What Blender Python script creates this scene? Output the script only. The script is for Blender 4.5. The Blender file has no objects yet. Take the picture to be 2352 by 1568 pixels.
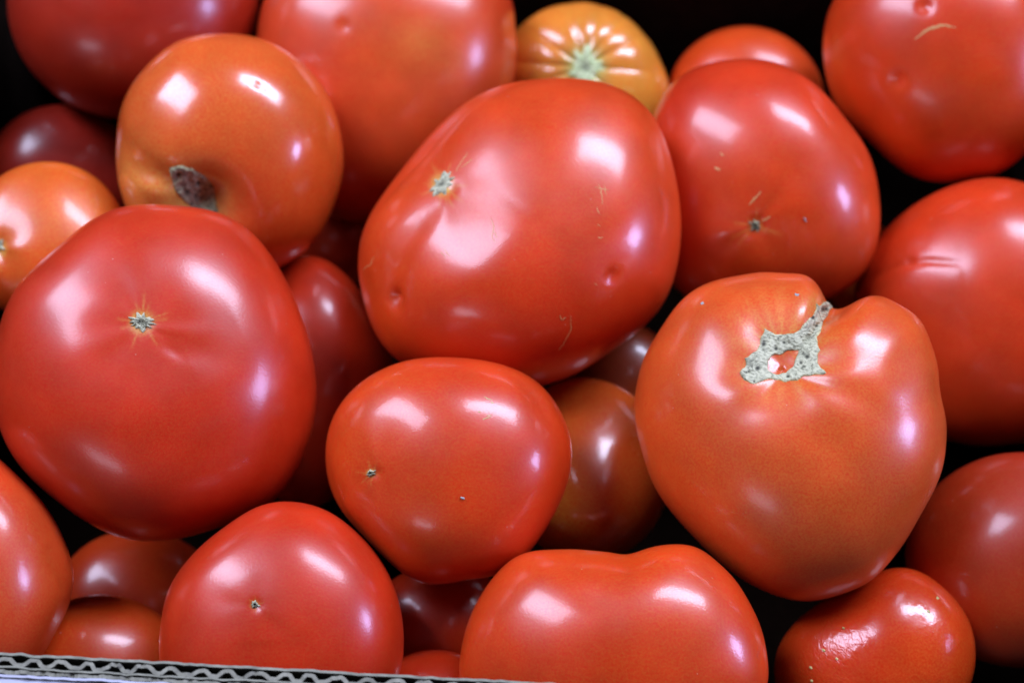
import bpy, math, random
import numpy as np
from mathutils import Vector, Matrix
from mathutils.bvhtree import BVHTree

R = math.radians
sc = bpy.context.scene
C = sc.collection

# ------------------------------------------------------------------ camera
PITCH = R(55)
TGT = Vector((0.0, 0.0, 0.115))
DIST = 0.46
LENS = 50.0
cam_pos = TGT + Vector((0, -math.cos(PITCH), math.sin(PITCH))) * DIST
cd = bpy.data.cameras.new('camera')
cam = bpy.data.objects.new('camera', cd); C.objects.link(cam)
cam.location = cam_pos
cam.rotation_euler = (math.pi / 2 - PITCH, 0, 0)
cd.lens = LENS; cd.sensor_width = 36; cd.clip_start = 0.01; cd.clip_end = 50
cd.dof.use_dof = True; cd.dof.focus_distance = 0.405; cd.dof.aperture_fstop = 8
sc.camera = cam
CR = np.array(Matrix.Rotation(math.pi / 2 - PITCH, 3, 'X'))      # camera -> world
CP = np.array(cam_pos)

# ------------------------------------------------------------------ world + lamps
w = bpy.data.worlds.new('World'); sc.world = w; w.use_nodes = True
bg = w.node_tree.nodes['Background']
bg.inputs[0].default_value = (0.75, 0.72, 0.9, 1); bg.inputs[1].default_value = 0.035
sc.view_settings.view_transform = 'Standard'; sc.view_settings.look = 'None'
sc.view_settings.exposure = 0; sc.view_settings.gamma = 1

def lamp(name, dcam, dist, sx, sy, power, color, roll=0):
    v = CR @ np.array(dcam); v /= np.linalg.norm(v)
    ld = bpy.data.lights.new(name, 'AREA'); ld.shape = 'RECTANGLE'
    ld.size = sx; ld.size_y = sy; ld.energy = power; ld.color = color
    o = bpy.data.objects.new(name, ld); C.objects.link(o)
    o.location = Vector(TGT) + Vector(v) * dist
    q = Vector(v).to_track_quat('Z', 'Y')
    o.rotation_mode = 'QUATERNION'; o.rotation_quaternion = q @ Matrix.Rotation(roll, 3, 'Z').to_quaternion()
    return o
lamp('window_light_left', (-.55, .61, .56), 1.7, 1.15, .48, 35, (.64, .71, 1.0), R(60))
lamp('ceiling_light_right', (.45, .72, .47), 1.7, 1.0, .36, 37, (.66, .73, 1.0), R(50))
lamp('window_light_side', (.93, .05, .33), 1.3, .22, .28, 7.5, (.46, .50, 1.0))
lamp('room_light_front', (-.40, -.52, .68), 1.6, .42, .2, 1.8, (.80, .80, 1.0))

# ------------------------------------------------------------------ helpers
FP = LENS / 36 * 2352.0          # focal length in picture units of a 2352 x 1568 grid
def ray_c(x, y):
    x = np.asarray(x, float); y = np.asarray(y, float)
    return np.stack([(x - 1176) / FP, -(y - 784) / FP, -np.ones_like(x)], -1)
def on_height(x, y, z):
    d = CR @ ray_c(x, y)
    return CP + d * ((z - CP[2]) / d[2])
def tag(o, label=None, cat=None, group=None, kind=None):
    if label: o['label'] = label
    if cat: o['category'] = cat
    if group: o['group'] = group
    if kind: o['kind'] = kind
    return o
def mesh_obj(name, verts, faces, mat, parent=None, cols=None, smooth=True, loc=None):
    me = bpy.data.meshes.new(name)
    verts = np.asarray(verts, np.float32)
    me.from_pydata(verts.tolist(), [], faces if isinstance(faces, list) else faces.tolist())
    me.update()
    if smooth: me.polygons.foreach_set('use_smooth', [True] * len(me.polygons))
    if cols is not None:
        at = me.color_attributes.new('Col', 'FLOAT_COLOR', 'POINT')
        at.data.foreach_set('color', np.asarray(cols, np.float32).ravel())
    me.materials.append(mat)
    o = bpy.data.objects.new(name, me); C.objects.link(o)
    if loc is not None: o.location = loc
    if parent is not None: o.parent = parent
    return o
def sstep(a, b, x):
    t = np.clip((x - a) / (b - a), 0, 1); return t * t * (3 - 2 * t)
class Noise:                      # smooth random field over 3-D points
    def __init__(s, seed, freq, n=14):
        r = np.random.RandomState(seed)
        s.k = r.normal(size=(n, 3)); s.k *= (freq * (0.6 + 0.8 * r.rand(n)) / np.linalg.norm(s.k, axis=1))[:, None]
        s.p = r.rand(n) * 6.283; s.n = n
    def __call__(s, P): return np.sin(P @ s.k.T + s.p).sum(-1) / math.sqrt(s.n)

# ------------------------------------------------------------------ materials
def new_mat(name):
    m = bpy.data.materials.new(name); m.use_nodes = True
    nt = m.node_tree; return m, nt, nt.nodes['Principled BSDF']
def skin_mat(name, rough=.36, coat=.5, coat_r=.14, bump=.02, wrinkle=0.0):
    m, nt, b = new_mat(name); N = nt.nodes.new; L = nt.links.new
    at = N('ShaderNodeAttribute'); at.attribute_name = 'Col'
    tc = N('ShaderNodeTexCoord')
    # fine grain: cell speckle of the ripening skin
    n1 = N('ShaderNodeTexNoise'); n1.inputs['Scale'].default_value = 1500; n1.inputs['Detail'].default_value = 3
    L(tc.outputs['Object'], n1.inputs['Vector'])
    n2 = N('ShaderNodeTexNoise'); n2.inputs['Scale'].default_value = 55; n2.inputs['Detail'].default_value = 4
    L(tc.outputs['Object'], n2.inputs['Vector'])
    r1 = N('ShaderNodeMapRange'); r1.inputs[1].default_value = .3; r1.inputs[2].default_value = .7
    r1.inputs[3].default_value = .84; r1.inputs[4].default_value = 1.16; L(n1.outputs[0], r1.inputs[0])
    # the speckle works on green only (yellow flecks in red skin)
    r2 = N('ShaderNodeMapRange'); r2.inputs[1].default_value = .3; r2.inputs[2].default_value = .7
    r2.inputs[3].default_value = .64; r2.inputs[4].default_value = 1.42; L(n1.outputs[0], r2.inputs[0])
    r3 = N('ShaderNodeMapRange'); r3.inputs[1].default_value = .3; r3.inputs[2].default_value = .7
    r3.inputs[3].default_value = .87; r3.inputs[4].default_value = 1.13; L(n2.outputs[0], r3.inputs[0])
    mr = N('ShaderNodeMath'); mr.operation = 'MULTIPLY'; mr.inputs[1].default_value = 1
    mg = N('ShaderNodeMath'); mg.operation = 'MULTIPLY'; L(r2.outputs[0], mg.inputs[0]); L(r3.outputs[0], mg.inputs[1])
    L(r3.outputs[0], mr.inputs[0])
    cb = N('ShaderNodeCombineXYZ'); L(mr.outputs[0], cb.inputs[0]); L(mg.outputs[0], cb.inputs[1]); L(mg.outputs[0], cb.inputs[2])
    mx = N('ShaderNodeVectorMath'); mx.operation = 'MULTIPLY'
    L(at.outputs['Color'], mx.inputs[0]); L(cb.outputs[0], mx.inputs[1])
    # dust: sparse pale specks
    vo = N('ShaderNodeTexVoronoi'); vo.inputs['Scale'].default_value = 190; L(tc.outputs['Object'], vo.inputs['Vector'])
    lt = N('ShaderNodeMapRange'); lt.inputs[1].default_value = .055; lt.inputs[2].default_value = .02
    L(vo.outputs['Distance'], lt.inputs[0])
    wn = N('ShaderNodeTexWhiteNoise'); L(vo.outputs['Position'], wn.inputs['Vector'])
    gt = N('ShaderNodeMath'); gt.operation = 'GREATER_THAN'; gt.inputs[1].default_value = .80; L(wn.outputs['Value'], gt.inputs[0])
    ml = N('ShaderNodeMath'); ml.operation = 'MULTIPLY'; L(lt.outputs[0], ml.inputs[0]); L(gt.outputs[0], ml.inputs[1])
    ms = N('ShaderNodeMath'); ms.operation = 'MULTIPLY'; ms.inputs[1].default_value = .6; L(ml.outputs[0], ms.inputs[0])
    mc = N('ShaderNodeMix'); mc.data_type = 'RGBA'; mc.inputs['B'].default_value = (.62, .36, .26, 1)
    L(ms.outputs[0], mc.inputs['Factor']); L(mx.outputs[0], mc.inputs['A'])
    L(mc.outputs['Result'], b.inputs['Base Color'])
    # patchy sheen: handled, slightly dusty wax
    n3 = N('ShaderNodeTexNoise'); n3.inputs['Scale'].default_value = 38; n3.inputs['Detail'].default_value = 5
    mp = N('ShaderNodeMapping'); mp.inputs['Scale'].default_value = (1, 1, 3.2); L(tc.outputs['Object'], mp.inputs[0]); L(mp.outputs[0], n3.inputs['Vector'])
    rr = N('ShaderNodeMapRange'); rr.inputs[1].default_value = .3; rr.inputs[2].default_value = .7
    rr.inputs[3].default_value = rough * .82; rr.inputs[4].default_value = rough * 1.2; L(n3.outputs[0], rr.inputs[0])
    L(rr.outputs[0], b.inputs['Roughness'])
    b.inputs['Specular IOR Level'].default_value = .46
    b.inputs['Subsurface Weight'].default_value = .22
    b.inputs['Subsurface Radius'].default_value = (1.0, .25, .12); b.inputs['Subsurface Scale'].default_value = .004
    b.inputs['Coat Weight'].default_value = coat; b.inputs['Coat Roughness'].default_value = coat_r
    bp = N('ShaderNodeBump'); bp.inputs['Strength'].default_value = bump * 10; bp.inputs['Distance'].default_value = .0001
    L(n1.outputs[0], bp.inputs['Height'])
    out = bp
    if wrinkle:
        n4 = N('ShaderNodeTexNoise'); n4.inputs['Scale'].default_value = 420; n4.inputs['Detail'].default_value = 3
        n4.inputs['Distortion'].default_value = .6
        L(mp.outputs[0], n4.inputs['Vector'])
        n5 = N('ShaderNodeTexNoise'); n5.inputs['Scale'].default_value = 60; L(tc.outputs['Object'], n5.inputs['Vector'])
        r5 = N('ShaderNodeMapRange'); r5.inputs[1].default_value = .40; r5.inputs[2].default_value = .55; L(n5.outputs[0], r5.inputs[0])
        mm = N('ShaderNodeMath'); mm.operation = 'MULTIPLY'; L(n4.outputs[0], mm.inputs[0]); L(r5.outputs[0], mm.inputs[1])
        b2 = N('ShaderNodeBump'); b2.inputs['Strength'].default_value = wrinkle; b2.inputs['Distance'].default_value = .0006
        L(mm.outputs[0], b2.inputs['Height']); L(bp.outputs[0], b2.inputs['Normal']); out = b2
    L(out.outputs[0], b.inputs['Normal']); L(out.outputs[0], b.inputs['Coat Normal'])
    return m
M_skin = skin_mat('tomato_skin')
M_soft = skin_mat('tomato_skin_dull', rough=.34, coat=.4, coat_r=.18)
M_hazy = skin_mat('tomato_skin_dusty', rough=.38, coat=.55, coat_r=.19)
M_gloss = skin_mat('tomato_skin_glossy', rough=.24, coat=.6, coat_r=.085)
M_wet = skin_mat('tomato_skin_wrinkled', rough=.24, coat=.5, coat_r=.08, wrinkle=.38)

def cork_mat(name, c1, c2, dark=.04):
    m, nt, b = new_mat(name); N = nt.nodes.new; L = nt.links.new
    tc = N('ShaderNodeTexCoord')
    n = N('ShaderNodeTexNoise'); n.inputs['Scale'].default_value = 330; n.inputs['Detail'].default_value = 5; n.inputs['Distortion'].default_value = 2.2
    L(tc.outputs['Object'], n.inputs['Vector'])
    cr = N('ShaderNodeValToRGB'); e = cr.color_ramp.elements
    e[0].position = .26; e[0].color = (dark, dark * .9, dark * .7, 1)
    e[1].position = .58; e[1].color = (*c1, 1)
    k = e.new(.34); k.color = (*[x * .62 for x in c2], 1)
    k = e.new(.43); k.color = (*c2, 1)
    L(n.outputs[0], cr.inputs[0])
    at = N('ShaderNodeAttribute'); at.attribute_name = 'Col'
    mu = N('ShaderNodeVectorMath'); mu.operation = 'MULTIPLY'; L(cr.outputs[0], mu.inputs[0]); L(at.outputs['Color'], mu.inputs[1])
    L(mu.outputs[0], b.inputs['Base Color'])
    b.inputs['Roughness'].default_value = .75; b.inputs['Specular IOR Level'].default_value = .3
    bp = N('ShaderNodeBump'); bp.inputs['Strength'].default_value = .9; bp.inputs['Distance'].default_value = .0006
    L(n.outputs[0], bp.inputs['Height']); L(bp.outputs[0], b.inputs['Normal'])
    return m
M_cork = cork_mat('corky_scar', (.58, .56, .38), (.40, .39, .26))
M_corkdark = cork_mat('dark_corky_scar', (.38, .37, .22), (.22, .20, .12), .035)
M_corkgreen = cork_mat('green_corky_scar', (.74, .80, .50), (.52, .66, .30), .2)
m, nt, b = new_mat('dry_scratch'); b.inputs['Base Color'].default_value = (.62, .30, .10, 1); b.inputs['Roughness'].default_value = .6
M_scratch = m
m, nt, b = new_mat('grey_speck'); b.inputs['Base Color'].default_value = (.33, .34, .33, 1); b.inputs['Roughness'].default_value = .7
M_speck = m
m, nt, b = new_mat('pale_speck'); b.inputs['Base Color'].default_value = (.50, .42, .14, 1); b.inputs['Roughness'].default_value = .5
M_pale = m

def card_mat(name, col, var=.15, scale=300):
    m, nt, b = new_mat(name); N = nt.nodes.new; L = nt.links.new
    tc = N('ShaderNodeTexCoord'); n = N('ShaderNodeTexNoise'); n.inputs['Scale'].default_value = scale; n.inputs['Detail'].default_value = 6
    L(tc.outputs['Object'], n.inputs['Vector'])
    mr = N('ShaderNodeMapRange'); mr.inputs[1].default_value = .3; mr.inputs[2].default_value = .7
    mr.inputs[3].default_value = 1 - var; mr.inputs[4].default_value = 1 + var; L(n.outputs[0], mr.inputs[0])
    mx = N('ShaderNodeVectorMath'); mx.operation = 'SCALE'; mx.inputs[0].default_value = col
    L(mr.outputs[0], mx.inputs['Scale']); L(mx.outputs[0], b.inputs['Base Color'])
    b.inputs['Roughness'].default_value = .85; b.inputs['Specular IOR Level'].default_value = .2 if col[0] > .1 else 0.0
    bp = N('ShaderNodeBump'); bp.inputs['Strength'].default_value = .4; bp.inputs['Distance'].default_value = .0004
    L(n.outputs[0], bp.inputs['Height']); L(bp.outputs[0], b.inputs['Normal'])
    return m
M_liner = card_mat('grey_green_board', (.24, .235, .18), .3)
M_outer = card_mat('pale_outer_board', (.46, .46, .55), .08, 90)
M_medium = card_mat('fluted_board', (.23, .22, .17), .35)
M_kraft_shade = card_mat('shaded_kraft_face', (.075, .070, .055))  # kraft sides, darkened in colour to stand for shade inside the flute cells
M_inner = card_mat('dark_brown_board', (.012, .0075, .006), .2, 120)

# ------------------------------------------------------------------ tomato shapes
RED = np.array([.57, .030, .006]); DEEP = np.array([.54, .031, .005]); ORG = np.array([.67, .070, .007]); RED_SHADE = np.array([.30, .015, .007])  # last one: red with shade put into the colour, for tomatoes lying in shadow
PALE = np.array([.68, .108, .018]); AMB = np.array([.76, .27, .032]); OLIVE = np.array([.50, .075, .010])
YEL = np.array([.66, .36, .07]); GRN = np.array([.42, .50, .14])

class Tomato: pass
def ell(cx, cy, rx, ry, rot=0, k=16):
    a = np.arange(k) / k * 2 * np.pi; c, s = math.cos(R(rot)), math.sin(R(rot))
    return [(cx + c * rx * math.cos(t) - s * ry * math.sin(t), cy + s * rx * math.cos(t) + c * ry * math.sin(t)) for t in a]

def make_shape(T):
    pts = np.array(T.outline, float)
    # dense closed polyline through the outline points
    P0, P1, P2, P3 = np.roll(pts, 1, 0), pts, np.roll(pts, -1, 0), np.roll(pts, -2, 0)
    t = np.linspace(0, 1, 12, endpoint=False)[:, None, None]
    dense = .5 * ((2 * P1) + (-P0 + P2) * t + (2 * P0 - 5 * P1 + 4 * P2 - P3) * t ** 2 + (-P0 + 3 * P1 - 3 * P2 + P3) * t ** 3)
    dense = dense.transpose(1, 0, 2).reshape(-1, 2)
    if T.center is None: cx, cy = (dense.min(0) + dense.max(0)) / 2
    else: cx, cy = T.center
    c = ray_c(cx, cy); c = c / np.linalg.norm(c)
    ex = np.array([1.0, 0, 0]); ex = ex - c * (ex @ c); ex /= np.linalg.norm(ex)
    wz = -c; ey = np.cross(wz, ex)
    rr = ray_c(dense[:, 0], dense[:, 1]); pp = rr / (rr @ c)[:, None] - c
    X, Y = pp @ ex, pp @ ey
    th = np.arctan2(Y, X); r = np.hypot(X, Y) ; o = np.argsort(th)
    tg = np.arange(512) / 512 * 2 * np.pi - np.pi
    rg = np.interp(tg, th[o], r[o], period=2 * np.pi)
    f = np.fft.rfft(rg); K = T.harm
    win = np.zeros(len(f)); win[:K + 1] = 1; win[K + 1:K + 5] = [.7, .4, .2, .08]
    R1 = np.fft.irfft(f * win, 512)
    win2 = np.zeros(len(f)); win2[:3] = 1
    R0 = np.fft.irfft(f * win2, 512)
    rm = R1.mean() * .994
    T.c, T.ex, T.ey, T.wz, T.rm = c, ex, ey, wz, rm
    D = T.depth * rm; n = T.n
    nz = Noise(T.seed, 2.0); nz2 = Noise(T.seed + 50, 4.2); nz3 = Noise(T.seed + 70, 9.0)
    def P(U):
        th = np.arctan2(U[:, 1], U[:, 0]); rho = np.hypot(U[:, 0], U[:, 1])
        s = rho ** (2 / n); z = np.sign(U[:, 2]) * np.abs(U[:, 2]) ** (2 / n) * D
        a = np.interp(th, tg, R1, period=2 * np.pi); b0 = np.interp(th, tg, R0, period=2 * np.pi)
        wgt = s ** 2.2
        rad = (b0 + (a - b0) * wgt) * s * .994
        # the hidden back bulges a little more evenly
        X_, Y_ = np.cos(th) * rad, np.sin(th) * rad
        z = z * np.where(U[:, 2] > 0, 1 + T.skew[0] * X_ / rm + T.skew[1] * Y_ / rm, 1)
        return np.stack([X_, Y_, z], -1)
    def full(U, detail=True):
        q = P(U)
        nr = np.stack([q[:, 0] / rm ** 2, q[:, 1] / rm ** 2, q[:, 2] / D ** 2], -1)
        nr /= np.linalg.norm(nr, axis=1)[:, None]
        rho2 = U[:, 0] ** 2 + U[:, 1] ** 2
        rim = 1 - rho2 ** 3                       # keep the outline where it is
        h = T.lump * rm * nz(U) * .55 * rim + T.lump * rm * .25 * nz2(U) * rim
        cc = c + q[:, 0:1] * ex + q[:, 1:2] * ey + q[:, 2:3] * wz
        px = 1176 + cc[:, 0] / -cc[:, 2] * FP; py = 784 - cc[:, 1] / -cc[:, 2] * FP
        front = sstep(-.15, .25, U[:, 2])
        u1 = 1 / FP
        if T.lobes:
            sx, sy, cnt, amp, rad0 = T.lobes[:5]; sharp = T.lobes[5] if len(T.lobes) > 5 else 1
            az = np.arctan2(py - sy, px - sx); d = np.hypot(px - sx, py - sy)
            wb = .35 if sharp == 1 else .10
            wob = az + wb * np.sin(az * 2 + T.seed) + .6 * wb * np.sin(az * 3 + 2 * T.seed)
            wave = np.cos(cnt * wob)
            if sharp > 1: wave = 1 - 2 * (.5 - .5 * wave) ** sharp; wave = np.abs(np.cos(cnt * wob / 2 + .6)) ** .55 * 2 - 1
            h += amp * u1 * wave * front * sstep(0, rad0 * .35, d) * np.exp(-(d / rad0) ** 2)
        for (fx, fy, wd, dp) in T.pits:
            d = np.hypot(px - fx, py - fy)
            h -= dp * u1 * np.exp(-(d / wd) ** 2) * front
        for (pl, wd, dp) in T.furrows:
            pl = np.array(pl, float); dm = np.full(len(px), 1e9); tt = np.zeros(len(px)); acc = 0
            seg = np.hypot(*(pl[1:] - pl[:-1]).T); tot = seg.sum()
            for a0, b0, sl in zip(pl[:-1], pl[1:], seg):
                v = b0 - a0; k = np.clip(((px - a0[0]) * v[0] + (py - a0[1]) * v[1]) / (v @ v), 0, 1)
                dd = np.hypot(px - a0[0] - k * v[0], py - a0[1] - k * v[1])
                m_ = dd < dm; dm = np.where(m_, dd, dm); tt = np.where(m_, (acc + k * sl) / tot, tt); acc += sl
            h -= dp * u1 * np.exp(-(dm / wd) ** 2) * (.25 + .75 * np.sin(np.pi * np.clip(tt, .02, .98)) ** .6) * front
        h += T.lump * rm * .22 * nz3(U) * rim
        q = q + nr * h[:, None]
        cc = c + q[:, 0:1] * ex + q[:, 1:2] * ey + q[:, 2:3] * wz
        px = 1176 + cc[:, 0] / -cc[:, 2] * FP; py = 784 - cc[:, 1] / -cc[:, 2] * FP
        return q, px, py
    T.full = full
    # vertex directions: poles at the scar so its rays follow the meridians
    sx, sy = T.pole if T.pole else (cx, cy)
    rr = ray_c(sx, sy); p2 = rr / (rr @ c) - c; x0, y0 = p2 @ ex, p2 @ ey
    s = min(.93, math.hypot(x0, y0) / np.interp(math.atan2(y0, x0), tg, R1, period=2 * np.pi) * .93)
    rho = s ** (n / 2); ta = math.atan2(y0, x0)
    pole = np.array([rho * math.cos(ta), rho * math.sin(ta), math.sqrt(1 - rho * rho)])
    a = np.cross([0, 0, 1.0], pole); 
    if np.linalg.norm(a) < 1e-6: a = np.array([1.0, 0, 0])
    a /= np.linalg.norm(a); bb = np.cross(pole, a)
    na, nr_ = T.res
    tt = (np.arange(1, nr_) / nr_); ph = np.pi * (tt * .75 + .25 * tt ** 2)
    az = np.arange(na) / na * 2 * np.pi
    PH, AZ = np.meshgrid(ph, az, indexing='ij')
    U = (np.cos(PH)[..., None] * pole + np.sin(PH)[..., None] * (np.cos(AZ)[..., None] * a + np.sin(AZ)[..., None] * bb)).reshape(-1, 3)
    U = np.vstack([pole, U, -pole])
    q, px, py = full(U)
    T.q, T.px, T.py, T.U = q, px, py, U
    F = []
    nrw = nr_ - 1
    idx = 1 + np.arange(nrw * na).reshape(nrw, na); nx = np.roll(idx, -1, 1)
    F += np.stack([idx[0], nx[0], np.zeros(na, int)], -1)[:, [2, 0, 1]].tolist()
    F += np.stack([idx[:-1], idx[1:], nx[1:], nx[:-1]], -1).reshape(-1, 4).tolist()
    F += np.stack([nx[-1], idx[-1], np.full(na, len(U) - 1)], -1)[:, [1, 0, 2]].tolist()
    T.F = F
    # per unit distance: nearest and farthest depth in coarse picture cells
    cc = T.c + q[:, 0:1] * ex + q[:, 1:2] * ey + q[:, 2:3] * wz
    dist = np.linalg.norm(cc, axis=1)
    gx = 1176 + cc[:, 0] / -cc[:, 2] * FP; gy = 784 - cc[:, 1] / -cc[:, 2] * FP
    T.cells = {}
    for x_, y_, d_ in zip((gx // 14).astype(int), (gy // 14).astype(int), dist):
        k = (x_, y_); v = T.cells.get(k)
        if v is None: T.cells[k] = [d_, d_]
        else:
            if d_ < v[0]: v[0] = d_
            if d_ > v[1]: v[1] = d_

TT = {}
def tom(key, outline, label, h=.115, mat=None, base=RED, alt=ORG, mix=.35, n=2.2, depth=.82, lump=.012, center=None,
        pole=None, lobes=None, pits=(), furrows=(), harm=9, res=(180, 130), seed=1, ring=None, top=None, after=(), skew=(0, 0)):
    T = Tomato(); T.__dict__.update(dict(key=key, outline=outline, label=label, h=h, mat=mat or M_skin, base=base, alt=alt, mix=mix, n=n,
        depth=depth, lump=lump, center=center, pole=pole, lobes=lobes, pits=list(pits), furrows=list(furrows), harm=harm, res=res,
        seed=seed, skew=skew, ring=ring, top=top, behind=after))
    make_shape(T); TT[key] = T; return T

# order: nearest first; "after" = keys it must stay behind
tom('bottom_mid', [(1200,1270),(1290,1260),(1380,1264),(1445,1270),(1510,1252),(1590,1252),(1650,1290),(1700,1345),(1745,1430),(1765,1520),(1755,1600),(1690,1670),(1560,1705),(1380,1712),(1200,1695),(1095,1640),(1055,1560),(1062,1470),(1090,1390),(1140,1315)],
    'wide red tomato with a shallow notch in its top, lying against the front wall', seed=3, harm=18, h=.10, n=2.15, depth=.72,
    furrows=[([(1440,1255),(1400,1300),(1370,1370)],40,3)], lump=.01, base=RED, alt=ORG, mix=.5)
tom('bottom_left', [(650,1150),(740,1165),(830,1230),(890,1310),(922,1400),(928,1480),(918,1550),(870,1620),(780,1660),(640,1672),(500,1655),(405,1600),(365,1520),(368,1430),(385,1350),(450,1260),(540,1190),(600,1158)],
    'red tomato with a tiny dry blossom dot, behind the corrugated edge of the box', seed=5, h=.10, mat=M_hazy, pole=(585,1388), n=2.1, depth=.76,
    lobes=(585,1388,3,.8,260), pits=[(585,1388,14,4),(575,1388,150,17)], furrows=[([(600,1470),(605,1600)],60,5)], base=DEEP, alt=RED, mix=.5,
    ring=(585,1388,9,22,12))
tom('left_edge', [(-60,1020),(0,1056),(80,1130),(140,1220),(170,1320),(158,1400),(130,1450),(95,1510),(30,1580),(-80,1620),(-200,1580),(-270,1450),(-280,1300),(-230,1130),(-150,1040)],
    'orange red tomato cut by the left edge of the photo, just above the cardboard edge', seed=9, h=.10, base=RED, alt=PALE, mix=.6,
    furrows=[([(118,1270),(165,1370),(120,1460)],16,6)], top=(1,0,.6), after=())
tom('left_big', [(370,470),(480,480),(560,520),(620,580),(680,690),(715,800),(728,920),(705,1030),(650,1130),(560,1190),(440,1230),(330,1243),(230,1215),(130,1150),(50,1075),(5,1000),(-15,900),(-5,760),(20,690),(80,610),(170,535),(230,490),(290,472)],
    'biggest red tomato, on the left, with a pale star scar facing up', seed=12, mat=M_hazy, pole=(325,740), n=2.15, depth=.74, lump=.012,
    lobes=(325,740,5,1.0,300), skew=(0,-.1), pits=[(325,740,26,4),(325,740,150,20)], furrows=[([(370,785),(430,820)],18,4),([(430,820),(560,760)],60,4),([(240,1120),(600,1080)],60,-4)],
    base=DEEP, alt=RED, mix=.6, ring=(325,740,26,70,14), after=('bottom_left','left_edge'))
tom('mid_small', [(1030,820),(1120,828),(1220,865),(1280,930),(1312,1010),(1309,1090),(1277,1175),(1230,1250),(1165,1312),(1060,1335),(970,1340),(890,1290),(820,1220),(765,1150),(743,1060),(752,980),(800,900),(880,845),(960,822)],
    'smaller round red tomato in the lower middle with a tiny dot scar on its left', seed=15, pole=(852,1086), n=2.15, depth=.80,
    lobes=(852,1086,3,1.2,220), pits=[(852,1086,14,4),(852,1086,150,19)], furrows=[([(1170,850),(1240,920),(1275,990)],14,3)], base=RED, alt=ORG, mix=.7,
    ring=(852,1086,10,34,12), after=('bottom_left','bottom_mid'))
tom('center_big', [(1330,178),(1450,215),(1520,300),(1555,420),(1565,530),(1545,650),(1490,740),(1390,815),(1320,860),(1250,882),(1150,895),(1040,880),(950,850),(900,818),(850,740),(822,640),(822,560),(850,480),(905,400),(965,325),(1040,250),(1130,197),(1230,179)],
    'large shiny red tomato in the centre with a grey ragged scar and furrow', seed=22, pole=(1015,425), n=2.1, depth=.80, lump=.010, skew=(0,-.24),
    lobes=(1015,425,4,.5,280), pits=[(1015,425,20,4),(1040,400,220,36),(1408,634,13,10),(1408,634,55,4),(903,692,14,9),(1300,480,90,3)],
    furrows=[([(960,490),(920,560),(897,630),(900,700)],30,9),([(1230,500),(1120,630),(980,690)],70,-8),([(899,668),(908,705)],13,13)], base=RED, alt=ORG, mix=.55,
    ring=(1015,425,26,60,15), after=('mid_small','left_big'))
tom('right_big', [(1780,622),(1840,628),(1885,655),(1912,700),(1932,712),(1945,695),(1975,682),(2030,684),(2100,720),(2145,800),(2160,900),(2175,990),(2160,1090),(2110,1190),(2060,1270),(1990,1340),(1880,1378),(1790,1370),(1690,1320),(1590,1230),(1510,1130),(1470,1020),(1457,930),(1475,830),(1530,735),(1590,668),(1680,632)],
    'large orange red heart shaped tomato with a wide grey corky stem scar', seed=31, mat=M_hazy, harm=20, pole=(1810,800), n=2.15, depth=.80, res=(260,190), lump=.010,
    lobes=(1800,840,5,2.2,330), pits=[(1800,800,125,50),(1792,828,8,8),(1800,800,45,6),(1560,980,60,4),(2070,860,50,4),(1900,1010,60,3)],
    furrows=[([(1850,770),(1890,710),(1925,690),(1960,640)],26,30)], base=ORG, alt=PALE, mix=.45,
    ring=None, after=('bottom_mid','mid_small'))
tom('upper_left', [(520,77),(600,88),(690,140),(755,220),(785,310),(788,400),(765,480),(720,560),(660,605),(590,640),(490,650),(390,620),(310,530),(272,420),(262,330),(283,230),(312,180),(380,110),(450,82)],
    'orange red tomato with a deep dark stem hollow, behind the biggest tomato', seed=41, pole=(450,440), n=2.2, depth=.80, base=ORG, alt=PALE, mix=.7,
    mat=M_gloss, pits=[(465,480,80,85),(590,195,6,3),(610,203,5,2)], furrows=[([(262,300),(300,370),(380,420),(430,440)],30,14),([(300,420),(420,450)],30,-8)], ring=None,
    after=('left_big','center_big'), res=(220,170))
tom('bottom_right', [(2060,1302),(2130,1320),(2200,1380),(2235,1450),(2240,1530),(2205,1620),(2120,1700),(1980,1730),(1850,1690),(1785,1600),(1785,1490),(1850,1405),(1960,1335)],
    'red tomato with wrinkled glistening skin in the bottom right', seed=44, mat=M_wet, base=RED, alt=ORG, mix=.5, depth=.8, after=('right_big','bottom_mid'),
    pits=[(1960,1400,40,3)])
tom('right_mid', [(1700,135),(1790,145),(1880,200),(1940,270),(1990,340),(2018,430),(2020,540),(1990,620),(1930,675),(1840,705),(1720,715),(1610,700),(1530,640),(1495,540),(1480,400),(1495,280),(1540,195),(1610,150)],
    'red tomato right of centre with a small dark blossom scar low on its face', seed=52, pole=(1735,518), n=2.15, depth=.82,
    lobes=(1735,518,4,1.5,240), pits=[(1735,518,18,6),(1735,518,80,5)], base=RED, alt=ORG, mix=.4, ring=(1735,518,12,60,8), after=('center_big','right_big'))
tom('right_side', [(2250,410),(2340,415),(2450,470),(2540,580),(2580,730),(2550,880),(2460,990),(2352,1018),(2250,1026),(2150,1000),(2060,920),(1990,800),(1962,700),(1968,640),(2000,570),(2060,500),(2150,440)],
    'red tomato at the right edge with a cracked crease across its shoulder', seed=57, n=2.15, depth=.8, base=RED, alt=ORG, mix=.3, mat=M_soft,
    furrows=[([(1985,650),(2060,612),(2130,600),(2200,604)],9,3),([(1985,690),(2100,650),(2220,640)],60,-6)], pits=[(2090,600,10,3)], after=('right_big','right_mid'))
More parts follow.
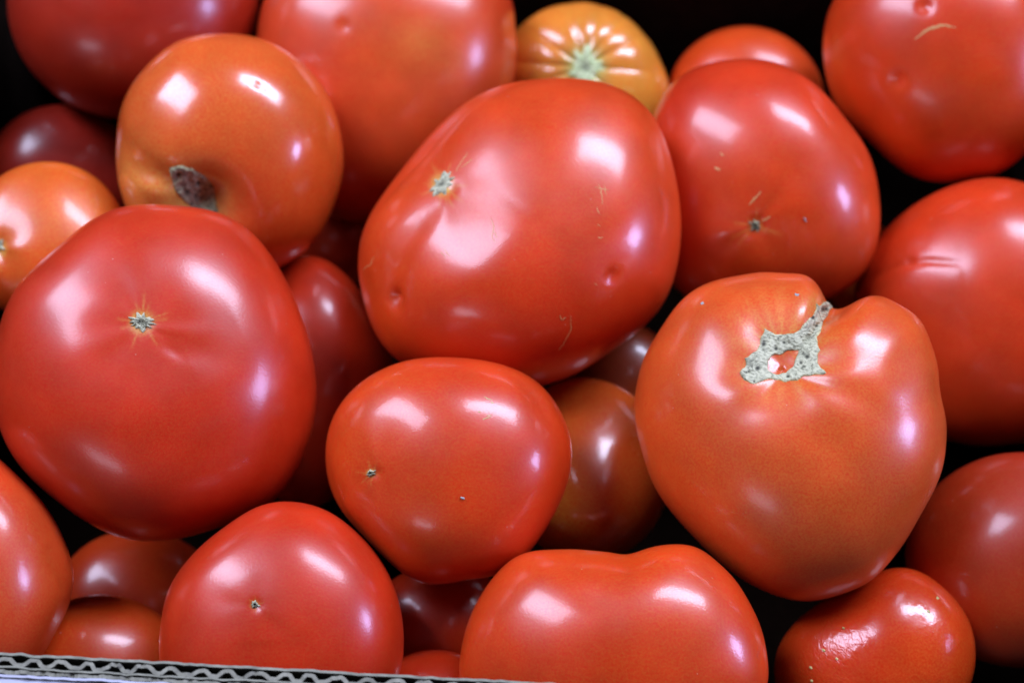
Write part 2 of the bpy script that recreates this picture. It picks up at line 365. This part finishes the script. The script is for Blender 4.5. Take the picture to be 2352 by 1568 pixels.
tom('top_right', [(1890,90),(1905,20),(1940,-40),(2020,-110),(2150,-140),(2300,-120),(2400,-30),(2445,100),(2420,250),(2340,370),(2250,412),(2150,420),(2070,392),(2000,330),(1930,260),(1897,180)],
    'red tomato in the top right corner with a curved pale scratch and small dent', seed=60, n=2.2, depth=.82, base=RED, alt=ORG, mix=.55, mat=M_soft,
    pits=[(2062,185,20,6),(2125,15,16,6)], after=('right_side','right_mid'))
tom('top_mid', [(600,20),(640,-60),(740,-120),(880,-140),(1030,-110),(1130,-60),(1176,0),(1188,100),(1180,190),(1140,290),(1070,390),(960,470),(860,510),(770,500),(680,440),(620,330),(588,200),(588,90)],
    'large dull pinkish red tomato at the top, left of the amber ribbed one', seed=66, n=2.3, depth=.78, base=RED, alt=PALE, mix=.2, mat=M_soft,
    furrows=[([(760,150),(1000,230)],90,4)], pits=[(1180,60,30,8),(790,60,14,3)], after=('center_big','upper_left'))
tom('top_left', ell(305, 5, 290, 272, 0), 'shaded red tomato in the top left corner beside the black box wall', seed=71, n=2.15, depth=.82, skew=(0,-.1), base=RED_SHADE, alt=DEEP, mix=.3,
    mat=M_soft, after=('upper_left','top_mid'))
tom('ribbed', [(1330,5),(1390,15),(1440,40),(1490,90),(1522,150),(1538,205),(1520,270),(1460,330),(1370,360),(1270,340),(1195,280),(1160,190),(1165,100),(1205,50),(1260,18)],
    'amber ribbed tomato with a pale green centre, at the top behind the central tomato', seed=77, mat=M_gloss, base=AMB, alt=ORG, mix=.12, pole=(1340,152), n=2.3, depth=.74,
    harm=12, lobes=(1340,152,12,3.4,150,2), skew=(0,-.18), pits=[(1340,152,60,10)], ring=None, after=('center_big','top_mid','right_mid'), res=(300,150))
tom('top_back', ell(1712, 235, 183, 176), 'blurred orange red tomato behind the right middle one, by the dark back wall', seed=81, base=ORG, alt=RED, mix=.3, mat=M_soft, after=('right_mid','top_right','ribbed'))
tom('left_orange', ell(108, 556, 188, 186), 'amber orange tomato cut by the left edge, above the biggest tomato', seed=85, skew=(.1,-.3), base=ORG, alt=AMB, mix=.35, pole=(-10,572), lobes=(-10,572,5,2.5,130),
    pits=[(-10,572,30,8)], ring=(-10,572,24,90,8), after=('left_big','upper_left'))
tom('left_back', ell(140, 395, 175, 155), 'shaded dark red tomato at the left, under the top left corner tomato', seed=88, base=RED_SHADE, alt=DEEP, mix=.2, mat=M_soft, after=('left_orange','top_left','upper_left'))
tom('right_low', ell(2345, 1285, 268, 248), 'shaded red tomato cut by the right edge, lower right', seed=91, base=RED_SHADE, alt=ORG, mix=.3, after=('right_big','right_side','bottom_right'))
tom('gap_left', [(700,584),(760,605),(815,650),(870,740),(905,830),(900,950),(840,1060),(760,1150),(680,1170),(600,1100),(570,950),(580,780),(620,640)],
    'shaded red tomato in the gap right of the biggest tomato', seed=95, base=DEEP, alt=RED, mix=.8, after=('left_big','mid_small','center_big','bottom_left','upper_left'))
tom('gap_right', ell(1345, 1080, 195, 215, -10), 'brownish orange tomato low in the gap left of the heart shaped one', seed=99, skew=(0,-.45), base=OLIVE, alt=ORG, mix=.4, mat=M_gloss,
    after=('mid_small','center_big','right_big','bottom_mid'))
tom('low_left', ell(235, 1560, 205, 197), 'orange red tomato half hidden behind the cardboard edge near the left corner', seed=103, base=RED, alt=ORG, mix=.8, after=('left_edge','bottom_left'))
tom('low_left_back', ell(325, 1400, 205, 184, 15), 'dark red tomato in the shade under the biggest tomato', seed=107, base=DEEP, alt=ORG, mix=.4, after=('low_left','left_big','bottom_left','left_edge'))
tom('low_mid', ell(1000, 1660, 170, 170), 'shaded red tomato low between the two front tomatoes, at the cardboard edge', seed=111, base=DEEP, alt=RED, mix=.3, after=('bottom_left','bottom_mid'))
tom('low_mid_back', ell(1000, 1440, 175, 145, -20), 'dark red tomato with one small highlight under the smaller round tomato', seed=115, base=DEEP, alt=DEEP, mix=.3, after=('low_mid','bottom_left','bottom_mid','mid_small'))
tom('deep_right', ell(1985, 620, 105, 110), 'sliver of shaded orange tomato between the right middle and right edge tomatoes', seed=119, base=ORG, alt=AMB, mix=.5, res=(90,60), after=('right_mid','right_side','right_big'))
tom('deep_mid', ell(1430, 870, 130, 130), 'very dark tomato deep in the gap under the central tomato', seed=121, base=OLIVE * .35, alt=RED_SHADE * .5, mix=.4, res=(90,60), after=('center_big','right_big','gap_right','mid_small','right_mid'))
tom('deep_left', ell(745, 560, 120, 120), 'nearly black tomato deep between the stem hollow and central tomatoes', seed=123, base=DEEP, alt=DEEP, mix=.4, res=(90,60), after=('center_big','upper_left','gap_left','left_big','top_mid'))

# ------------------------------------------------------------------ distances: start in a level layer, then settle behind what hides them
for k, T in TT.items():
    p = on_height(1176 + 0, 0, .1)
    c_w = CR @ T.c
    d = (T.h - CP[2]) / c_w[2]
    for _ in range(1):
        pass
    T.d = d
for it in range(4):
    for k, T in TT.items():
        for a in T.behind:
            A = TT[a]; need = 0
            for cell, (f_, b_) in T.cells.items():
                v = A.cells.get(cell)
                if v: need = max(need, A.d * v[1] / f_)
            need *= .992
            if need > T.d: T.d = need

# ------------------------------------------------------------------ meshes
GROUP = 'tomatoes heaped in the cardboard box'
for k, T in TT.items():
    Q = T.q * T.d
    world_off = (Q[:, 0:1] * T.ex + Q[:, 1:2] * T.ey + Q[:, 2:3] * T.wz) @ CR.T
    loc = CP + (CR @ T.c) * T.d
    T.loc = loc
    # colour of the skin
    U = T.U; nA = Noise(T.seed + 200, 1.6); nB = Noise(T.seed + 300, 6.0)
    fac = np.clip(T.mix + .28 * nA(U) + .07 * nB(U), 0, 1)
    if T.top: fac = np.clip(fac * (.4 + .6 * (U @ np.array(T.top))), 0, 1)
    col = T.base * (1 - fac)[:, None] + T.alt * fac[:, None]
    px, py = T.px, T.py; fr = sstep(-.1, .2, U[:, 2])
    if T.ring:
        sx, sy, r0, r1, cnt = T.ring
        d = np.hypot(px - sx, py - sy); az = np.arctan2(py - sy, px - sx)
        rs = np.random.RandomState(T.seed); ray = np.zeros(len(az))
        for j in range(cnt):
            a0 = rs.rand() * 6.283; ln = r0 + (r1 - r0) * (.3 + .9 * rs.rand()); wd = .05 + .06 * rs.rand()
            da = np.abs((az - a0 + np.pi) % (2 * np.pi) - np.pi)
            ray = np.maximum(ray, np.exp(-(da / wd) ** 2) * np.clip(1 - d / ln, 0, 1) ** .7)
        g = np.clip(np.maximum(ray * .5, np.exp(-(d / (r0 * 1.05)) ** 4) * .8), 0, 1) * fr
        col = col * (1 - g)[:, None] + YEL * g[:, None]
    if k == 'right_big':
        d = np.hypot((px - 1800), (py - 800)); az = np.arctan2(py - 810, px - 1795)
        g = np.clip(1.0 - d / 165, 0, 1) * (.34 + .18 * np.cos(az * 17 + 2 * np.sin(az * 3))) * fr
        d2 = np.hypot(px - 1880, py - 705); g = np.maximum(g, .5 * np.exp(-(d2 / 32) ** 2) * fr)
        col = col * (1 - g)[:, None] + YEL * g[:, None]
        d3 = np.hypot(px - 1792, py - 828); g = .6 * np.exp(-(d3 / 45) ** 2) * fr
        col = col * (1 - g)[:, None] + RED * g[:, None]
    if k == 'upper_left':
        d = np.hypot((px - 455) * .9, (py - 460)); g = .9 * np.exp(-(d / 82) ** 3) * fr
        col = col * (1 - g)[:, None] + (YEL * .8 + GRN * .2) * g[:, None]
        g = np.exp(-(((px - 300) / 90) ** 2 + ((py - 430) / 90) ** 2)) * .35 * fr
        col = col * (1 - g)[:, None] + YEL * g[:, None]
        g = np.exp(-(((px - 560) / 110) ** 2 + ((py - 470) / 130) ** 2)) * .6 * fr
        col = col * (1 - g)[:, None] + RED * g[:, None]
    if k == 'ribbed':
        d = np.hypot(px - 1345, py - 155); g = np.exp(-(d / 48) ** 3) * fr
        col = col * (1 - g)[:, None] + GRN * g[:, None]
        az = np.arctan2(py - 152, px - 1340); g = np.clip(np.cos(az * 13) ** 8 * np.clip(1 - d / 150, 0, 1), 0, 1) * .35 * fr
        col = col * (1 - g)[:, None] + YEL * g[:, None]
    if k == 'top_mid':
        g = np.exp(-(((px - 980) / 110) ** 2 + ((py - 110) / 60) ** 2)) * .22 * (.7 + .3 * nB(U * 3)) * fr
        g = np.clip(g, 0, 1); col = col * (1 - g)[:, None] + YEL * g[:, None]
    if k == 'gap_right':
        g = np.exp(-(((px - 1280) / 60) ** 2 + ((py - 1180) / 110) ** 2)) * .45 * fr
        col = col * (1 - g)[:, None] + AMB * g[:, None]
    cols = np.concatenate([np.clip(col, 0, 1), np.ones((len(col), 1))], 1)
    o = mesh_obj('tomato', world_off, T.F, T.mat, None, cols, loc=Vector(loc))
    tag(o, T.label, 'tomato', GROUP)
    T.obj = o
    T.bvh = BVHTree.FromPolygons((world_off + loc).tolist(), T.F)
    T.world_min = (world_off + loc).min(0); T.world_max = (world_off + loc).max(0)

# ------------------------------------------------------------------ draped details
def drape(T, x, y, lift):
    d = Vector((CR @ ray_c(x, y)).tolist()).normalized()
    hit, nrm, i, dist = T.bvh.ray_cast(Vector(CP.tolist()), d)
    if hit is None: return None
    if nrm.dot(d) > 0: nrm = -nrm
    return hit + nrm * lift - Vector(T.loc.tolist())
def star_scar(key, x, y, r, spikes, name='blossom_scar', mat=None, lift=.0007, sq=1.0, rot=0, hollow=.5, seed=0, label=None):
    T = TT[key]; rs = np.random.RandomState(T.seed + 7 + seed); na, nr = 72, 9
    rad = np.full(na, .52)
    for j in range(spikes):
        a0 = (j + .7 * rs.rand()) / spikes * na; hgt = .2 + .4 * rs.rand(); wd = 1.5 + 1.6 * rs.rand()
        da = np.abs((np.arange(na) - a0 + na / 2) % na - na / 2); rad = np.maximum(rad, .48 + hgt * np.exp(-(da / wd) ** 1.6))
    rad *= 1 + .06 * rs.normal(size=na)
    V = []; c0 = drape(T, x, y, lift * (1 - hollow)); V.append(c0)
    cr_, sr_ = math.cos(rot), math.sin(rot)
    for i in range(1, nr + 1):
        s = i / nr
        for j in range(na):
            a = j / na * 6.2832; dx = math.cos(a) * rad[j] * r * s; dy = math.sin(a) * rad[j] * r * s * sq
            lf = lift * (1 - s ** 6) * (1 - hollow * math.exp(-(s / .35) ** 2)) * (1 + .35 * rs.normal() * (s < .95)) - (.0003 if s > .99 else 0)
            p = drape(T, x + cr_ * dx - sr_ * dy, y + sr_ * dx + cr_ * dy, lf)
            V.append(p if p is not None else V[-1])
    F = [[0, 1 + (j + 1) % na, 1 + j] for j in range(na)]
    for i in range(nr - 1):
        for j in range(na):
            a, b2 = 1 + i * na + j, 1 + i * na + (j + 1) % na
            F.append([a, b2, b2 + na, a + na])
    g = np.ones(len(V)); rr_ = np.r_[0, np.repeat(np.arange(1, nr + 1) / nr, na)]
    g = 1 - hollow * 1.1 * np.exp(-(rr_ / .30) ** 2); g = np.clip(g, .05, 1)
    o = mesh_obj(name, [tuple(v) for v in V], F, mat or M_cork, T.obj, cols=np.stack([g, g, g, np.ones(len(g))], -1))
    if label: o['label'] = label
    return o
star_scar('left_big', 325, 740, 40, 11, sq=.62, rot=.1, label='pale grey star shaped scar')
star_scar('center_big', 1015, 425, 46, 9, sq=.5, rot=-.75, label='pale grey ragged scar')
star_scar('mid_small', 852, 1086, 14, 5)
star_scar('bottom_left', 585, 1388, 15, 4, hollow=.9)
star_scar('right_mid', 1735, 518, 20, 6, mat=M_corkdark, hollow=.8)
star_scar('ribbed', 1345, 156, 58, 7, 'stem_scar', M_corkgreen, label='pale green stem scar')
star_scar('left_orange', -4, 562, 22, 6)

def poly_scar(key, poly, holes, name, mat, lift, step=2.0, jag=1.0, label=None, dark=()):
    T = TT[key]; poly = np.array(poly, float)
    def inside(P, x, y):
        x1, y1 = P[:, 0], P[:, 1]; x2, y2 = np.roll(x1, -1), np.roll(y1, -1)
        c_ = ((y1 > y) != (y2 > y)) & (x < (x2 - x1) * (y - y1) / (y2 - y1 + 1e-12) + x1)
        return c_.sum() % 2 == 1
    def edist(P, x, y):
        a = P; b2 = np.roll(P, -1, 0); v = b2 - a
        k = np.clip(((x - a[:, 0]) * v[:, 0] + (y - a[:, 1]) * v[:, 1]) / ((v ** 2).sum(1) + 1e-9), 0, 1)
        return np.hypot(x - a[:, 0] - k * v[:, 0], y - a[:, 1] - k * v[:, 1]).min()
    nz = Noise(5, .25); nzf = Noise(6, .9); nzl = Noise(8, .12)
    holes = [np.array(h, float) for h in holes]
    xs = np.arange(poly[:, 0].min() - 4, poly[:, 0].max() + 4, step); ys = np.arange(poly[:, 1].min() - 4, poly[:, 1].max() + 4, step)
    vid = {}; V = []; F = []; G = []
    def sd(x, y):
        jx = x + jag * float(nz(np.array([x, y, 0.]))); jy = y + jag * float(nz(np.array([y, x, 3.])))
        s = edist(poly, jx, jy) * (1 if inside(poly, jx, jy) else -1)
        for h in holes:
            s = min(s, edist(h, jx, jy) * (-1 if inside(h, jx, jy) else 1))
        return s
    S = np.array([[sd(x, y) for x in xs] for y in ys])
    def vert(i, j):
        if (i, j) in vid: return vid[(i, j)]
        x, y, s = xs[j], ys[i], max(S[i, j], -1)
        if s < 0.3: lf = -.0004
        else:
            q = np.array([x, y, 0.])
            lf = lift * min(1, s / 4) * (1 + .3 * float(nzf(q)) + .4 * float(nz(q)))
            lf = max(lf, .00025) if s > 1.5 else lf
            for (hx, hy, hr) in dark:
                lf -= .0011 * math.exp(-((x - hx) ** 2 + (y - hy) ** 2) / hr ** 2)
            lf = max(lf, .00012) if s > 1.5 else lf
        p = drape(T, x, y, lf)
        if p is None: return None
        g = 1.0
        for (hx, hy, hr) in dark: g *= 1 - .9 * math.exp(-(((x - hx) ** 2 + (y - hy) ** 2) / hr ** 2) ** 1.5)
        ed = 1 - min(1, max(0, S[i, j]) / 3.5)
        G.append([g * (1 - .1 * ed), g * (1 - .25 * ed), g * (1 - .55 * ed), 1])
        vid[(i, j)] = len(V); V.append(tuple(p)); return vid[(i, j)]
    for i in range(len(ys) - 1):
        for j in range(len(xs) - 1):
            if max(S[i, j], S[i + 1, j], S[i, j + 1], S[i + 1, j + 1]) > 0:
                q = [vert(i, j), vert(i + 1, j), vert(i + 1, j + 1), vert(i, j + 1)]
                if None not in q: F.append(q)
    o = mesh_obj(name, V, F, mat, T.obj, cols=G)
    if label: o['label'] = label
    return o
K_ = .9408
def cv(pts): return [((1760 + x / 6.03) * K_, (700 + y / 6.03) * K_) for x, y in pts]
poly_scar('right_big', cv([(640,605),(720,640),(790,690),(950,690),(1060,680),(1180,600),(1260,500),(1330,420),(1400,330),(1400,230),(1450,270),(1530,230),(1640,225),(1690,275),(1750,240),(1770,260),(1690,310),(1610,350),(1560,450),(1490,580),(1480,660),(1410,740),(1440,900),(1470,940),(1430,1010),(1420,1120),(1480,1190),(1570,1270),(1530,1300),(1300,1305),(1150,1370),(950,1400),(860,1370),(760,1350),(640,1370),(520,1430),(420,1430),(340,1370),(285,1270),(310,1200),(370,1130),(340,1030),(420,990),(520,950),(580,830),(600,700)]),
          [cv([(1120,935),(1000,950),(860,1000),(740,1040),(700,1090),(690,1200),(760,1270),(850,1280),(960,1250),(1060,1170),(1110,1060)])],
          'stem_scar', M_cork, .0004, 1.7, 1.6, 'wide grey corky stem scar with a red island inside',
          dark=[(*cv([(a, b2)])[0], r_) for a, b2, r_ in [(630,840,6),(810,910,5),(1350,450,5),(1270,1030,5),(540,1200,6),(1500,330,6),(410,1245,3),(1400,575,4),(930,820,4),(1180,1120,4),(990,1320,4),(490,1395,3),(1550,330,4)]])
poly_scar('upper_left', [(388,385),(405,378),(440,385),(470,402),(492,430),(500,470),(505,500),(470,500),(430,470),(402,440),(392,412)], [], 'stem_scar', M_corkdark, .0006, 2.2, 1.2, 'dark grey dry stem scar',
          dark=[(410, 400, 5), (430, 440, 6), (455, 420, 5)])

def marks(key, lines, mat, name='scratch', width=2.0, lift=.00012):
    """thin dry scratch lines draped on the skin, one mesh for one mark"""
    T = TT[key]
    for pl in lines:
        pl = np.array(pl, float); rs = np.random.RandomState(len(pl) + int(pl[0][0]))
        seg = np.hypot(*(pl[1:] - pl[:-1]).T); t = np.r_[0, np.cumsum(seg)]; n = max(4, int(t[-1] / 3))
        s = np.linspace(0, t[-1], n); X = np.interp(s, t, pl[:, 0]); Y = np.interp(s, t, pl[:, 1])
        X = X + .8 * rs.normal(size=n); Y = Y + .8 * rs.normal(size=n)
        dx, dy = np.gradient(X), np.gradient(Y); l = np.hypot(dx, dy) + 1e-6; V = []; F = []
        for i in range(n):
            w_ = width * (.25 + .75 * math.sin(math.pi * (i + .5) / n)) * (.6 + .6 * rs.rand()) / 2
            for sgn, lf in ((-1, 0), (0, lift), (1, 0)):
                p = drape(T, X[i] - sgn * dy[i] / l[i] * w_, Y[i] + sgn * dx[i] / l[i] * w_, lf)
                V.append(tuple(p) if p is not None else V[-1])
        for i in range(n - 1):
            for q in (0, 1): F.append([i * 3 + q, i * 3 + q + 1, i * 3 + q + 4, i * 3 + q + 3])
        mesh_obj(name, V, F, mat, T.obj)
marks('center_big', [[(1375,420),(1382,445),(1385,470)],[(1388,425),(1392,450)],[(1370,475),(1378,492)],[(1372,515),(1380,520)],[(1374,545),(1384,546)],[(1366,430),(1400,438)],
                     [(1128,500),(1134,520),(1130,545),(1138,560)],[(1135,530),(1142,548)],[(1310,725),(1312,755),(1295,790),(1282,805)],[(1285,722),(1292,735),(1300,728)],
                     [(1012,578),(1025,590)],[(1020,570),(1035,590)],[(858,590),(852,608),(832,620)],[(1045,395),(1060,372),(1075,350)],[(1060,385),(1085,365)],[(1365,650),(1372,655)]], M_scratch)
marks('mid_small', [[(1112,912),(1130,918)],[(1108,962),(1126,958)],[(1118,955),(1130,953)],[(1098,945),(1104,948)],[(1128,922),(1134,926)]], M_pale, width=2.6)
marks('mid_small', [[(1058,1140),(1066,1147)]], M_speck, 'speck', 6, .0005)
marks('right_big', [[(1826,676),(1836,679)],[(1610,698),(1618,695)]], M_speck, 'speck', 6, .0005)
marks('top_right', [[(2100,92),(2130,68),(2165,58),(2195,64)]], M_scratch, 'scratch', 7)
marks('right_mid', [[(1720,470),(1735,455),(1748,440)],[(1748,508),(1770,498)],[(1640,385),(1655,390)],[(1655,352),(1660,358)]], M_scratch, 'scratch', 5)
marks('right_mid', [[(1846,500),(1852,508)]], M_speck, 'speck', 5, .0004)
marks('bottom_right', [[(x, y), (x + 5, y + 5)] for x, y in [(1890,1490),(1920,1510),(1860,1530),(1935,1440),(1862,1560),(1850,1600),(2130,1402),(2150,1370)]], M_pale, 'speck', 6, .0004)

# ------------------------------------------------------------------ the cardboard box
zr = TT['bottom_mid'].world_max[2] * .55 + TT['bottom_mid'].world_min[2] * .45
ZR = .136
A = on_height(0, 1497, ZR); B = on_height(1290, 1568, ZR)
ux = (B - A) / np.linalg.norm(B - A); uy = np.array([-ux[1], ux[0], 0])      # uy points to the back of the box
allmin = np.array([T.world_min for T in TT.values()]); allmax = np.array([T.world_max for T in TT.values()])
FLOOR = allmin[:, 2].min() - .004
corners = []
for T in TT.values():
    v = np.array([tuple(x.co) for x in T.obj.data.vertices])[::7] + T.loc - A
    corners.append([(v @ ux).min(), (v @ ux).max(), (v @ uy).min(), (v @ uy).max()])
corners = np.array(corners)
x0, x1 = corners[:, 0].min() - .004, corners[:, 1].max() + .004; y1 = corners[:, 3].max() + .004
print('box', x0, x1, y1, 'front overlap', corners[:, 2].min(), 'floor', FLOOR)
for k, T in TT.items(): print(k, round(T.d, 3), 'z %.3f..%.3f' % (T.world_min[2], T.world_max[2]), 'x %.3f y %.3f' % (T.loc[0], T.loc[1]))
box = bpy.data.objects.new('cardboard_box', None); C.objects.link(box)
rotz = math.atan2(ux[1], ux[0])
box.location = (A[0], A[1], FLOOR - .006); box.rotation_euler = (0, 0, rotz)
tag(box, 'open corrugated cardboard box with dark inside holding the tomatoes', 'box')
H = ZR - box.location[2]
def slab(name, xa, xb, ya, yb, za, zb, mat, parent):
    V = [(x, y, z) for z in (za, zb) for y in (ya, yb) for x in (xa, xb)]
    F = [[0, 2, 3, 1], [4, 5, 7, 6], [0, 1, 5, 4], [2, 6, 7, 3], [0, 4, 6, 2], [1, 3, 7, 5]]
    return mesh_obj(name, V, F, mat, parent, smooth=False)
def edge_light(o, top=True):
    o.data.materials.append(M_kraft_shade)
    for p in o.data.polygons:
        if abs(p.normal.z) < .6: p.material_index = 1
TH = .0066
XL, XR = x0 - .002, x1 + .002
def fluted(name, ya, yb, pitch, amp_noise, parent, seed):
    rs = np.random.RandomState(seed); t = .0011
    xs = np.arange(XL, min(XR, .30), pitch / 12); n = len(xs)
    wob = np.interp(xs, np.linspace(XL, XR, 90), rs.normal(size=90) * .22)
    crush = 1 - .45 * np.interp(xs, np.linspace(XL, XR, 120), rs.rand(120)) ** 2
    ph = xs / pitch * 2 * np.pi + wob * 2
    s = np.clip(np.sin(ph) * 1.5, -1, 1); mid = (ya + yb) / 2; am = (yb - ya) / 2 - t * .5
    y = mid + am * (s * crush + (crush - 1) * .4); V = []; F = []
    zt = H - .0003 - .0004 * np.abs(np.interp(xs, np.linspace(XL, XR, 400), rs.normal(size=400)))
    dy = np.gradient(y, xs); nl = np.sqrt(1 + dy ** 2); nx_, ny_ = -dy / nl * t / 2, 1 / nl * t / 2
    for i in range(n):
        V += [(xs[i] - nx_[i], y[i] - ny_[i], zt[i]), (xs[i] + nx_[i], y[i] + ny_[i], zt[i]), (xs[i] - nx_[i], y[i] - ny_[i], H - .03), (xs[i] + nx_[i], y[i] + ny_[i], H - .03)]
    for i in range(n - 1):
        a = i * 4; b2 = a + 4
        F += [[a, b2, b2 + 1, a + 1], [a, a + 2, b2 + 2, b2], [a + 1, b2 + 1, b2 + 3, a + 3]]
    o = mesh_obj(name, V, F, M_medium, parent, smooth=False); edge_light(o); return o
def liner(name, yc, t, mat, parent, seed):
    rs = np.random.RandomState(seed); n = 500; xs = np.linspace(XL, XR, n)
    w1 = np.interp(xs, np.linspace(XL, XR, 140), rs.normal(size=140) * .00012)
    zt = H + np.interp(xs, np.linspace(XL, XR, 300), rs.normal(size=300) * .00016)
    V = []; F = []
    for i in range(n):
        V += [(xs[i], yc - t / 2 + w1[i], zt[i]), (xs[i], yc + t / 2 + w1[i], zt[i]), (xs[i], yc - t / 2, 0), (xs[i], yc + t / 2, 0)]
    for i in range(n - 1):
        a = i * 4; b2 = a + 4
        F += [[a, b2, b2 + 1, a + 1], [a, a + 2, b2 + 2, b2], [a + 1, b2 + 1, b2 + 3, a + 3]]
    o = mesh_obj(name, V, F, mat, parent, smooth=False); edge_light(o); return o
fw = liner('front_wall', -TH + .0004, .0007, M_outer, box, 1)
fw['label'] = 'front wall seen edge on, with double corrugation'
liner('inner_liner', -.0004, .0007, M_liner, fw, 2)
liner('middle_liner', -.0040, .0005, M_liner, fw, 3)
fluted('corrugated_layer', -.00372, -.0008, .0074, 0, fw, 4)
fluted('corrugated_layer', -TH + .0008, -.00428, .0056, 0, fw, 5)
fl_v = []; fl_n = 60
for i in range(fl_n):
    x_ = XL + (XR - XL) * i / (fl_n - 1); wv = .0005 * math.sin(i * .7) + .0003 * math.sin(i * 1.9)
    fl_v += [(x_, -TH - .0001, H - .0008), (x_, -TH - .006, H - .0028 + wv), (x_, -TH - .07, H - .032 + wv * 2), (x_, -TH - .07, H - .037 + wv * 2), (x_, -TH - .006, H - .0078 + wv), (x_, -TH - .0001, H - .0068)]
fl_f = [[a + q, a + q + 6, a + (q + 1) % 6 + 6, a + (q + 1) % 6] for a in range(0, 6 * (fl_n - 1), 6) for q in range(6)]
fo = mesh_obj('folded_flap', fl_v, fl_f, M_outer, box); fo['label'] = 'pale lilac grey outer flap folded outward below the cut edge'
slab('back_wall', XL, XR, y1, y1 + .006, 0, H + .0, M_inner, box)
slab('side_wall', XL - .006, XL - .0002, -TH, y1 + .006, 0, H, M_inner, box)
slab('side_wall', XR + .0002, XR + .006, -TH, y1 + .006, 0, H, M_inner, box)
slab('box_floor', XL, XR, 0, y1 - .0002, 0, .006 - .0005, card_mat('gap_shade_floor_board', (.0035, .0018, .0012)), box)  # near-black colour paints in the shade seen down the gaps
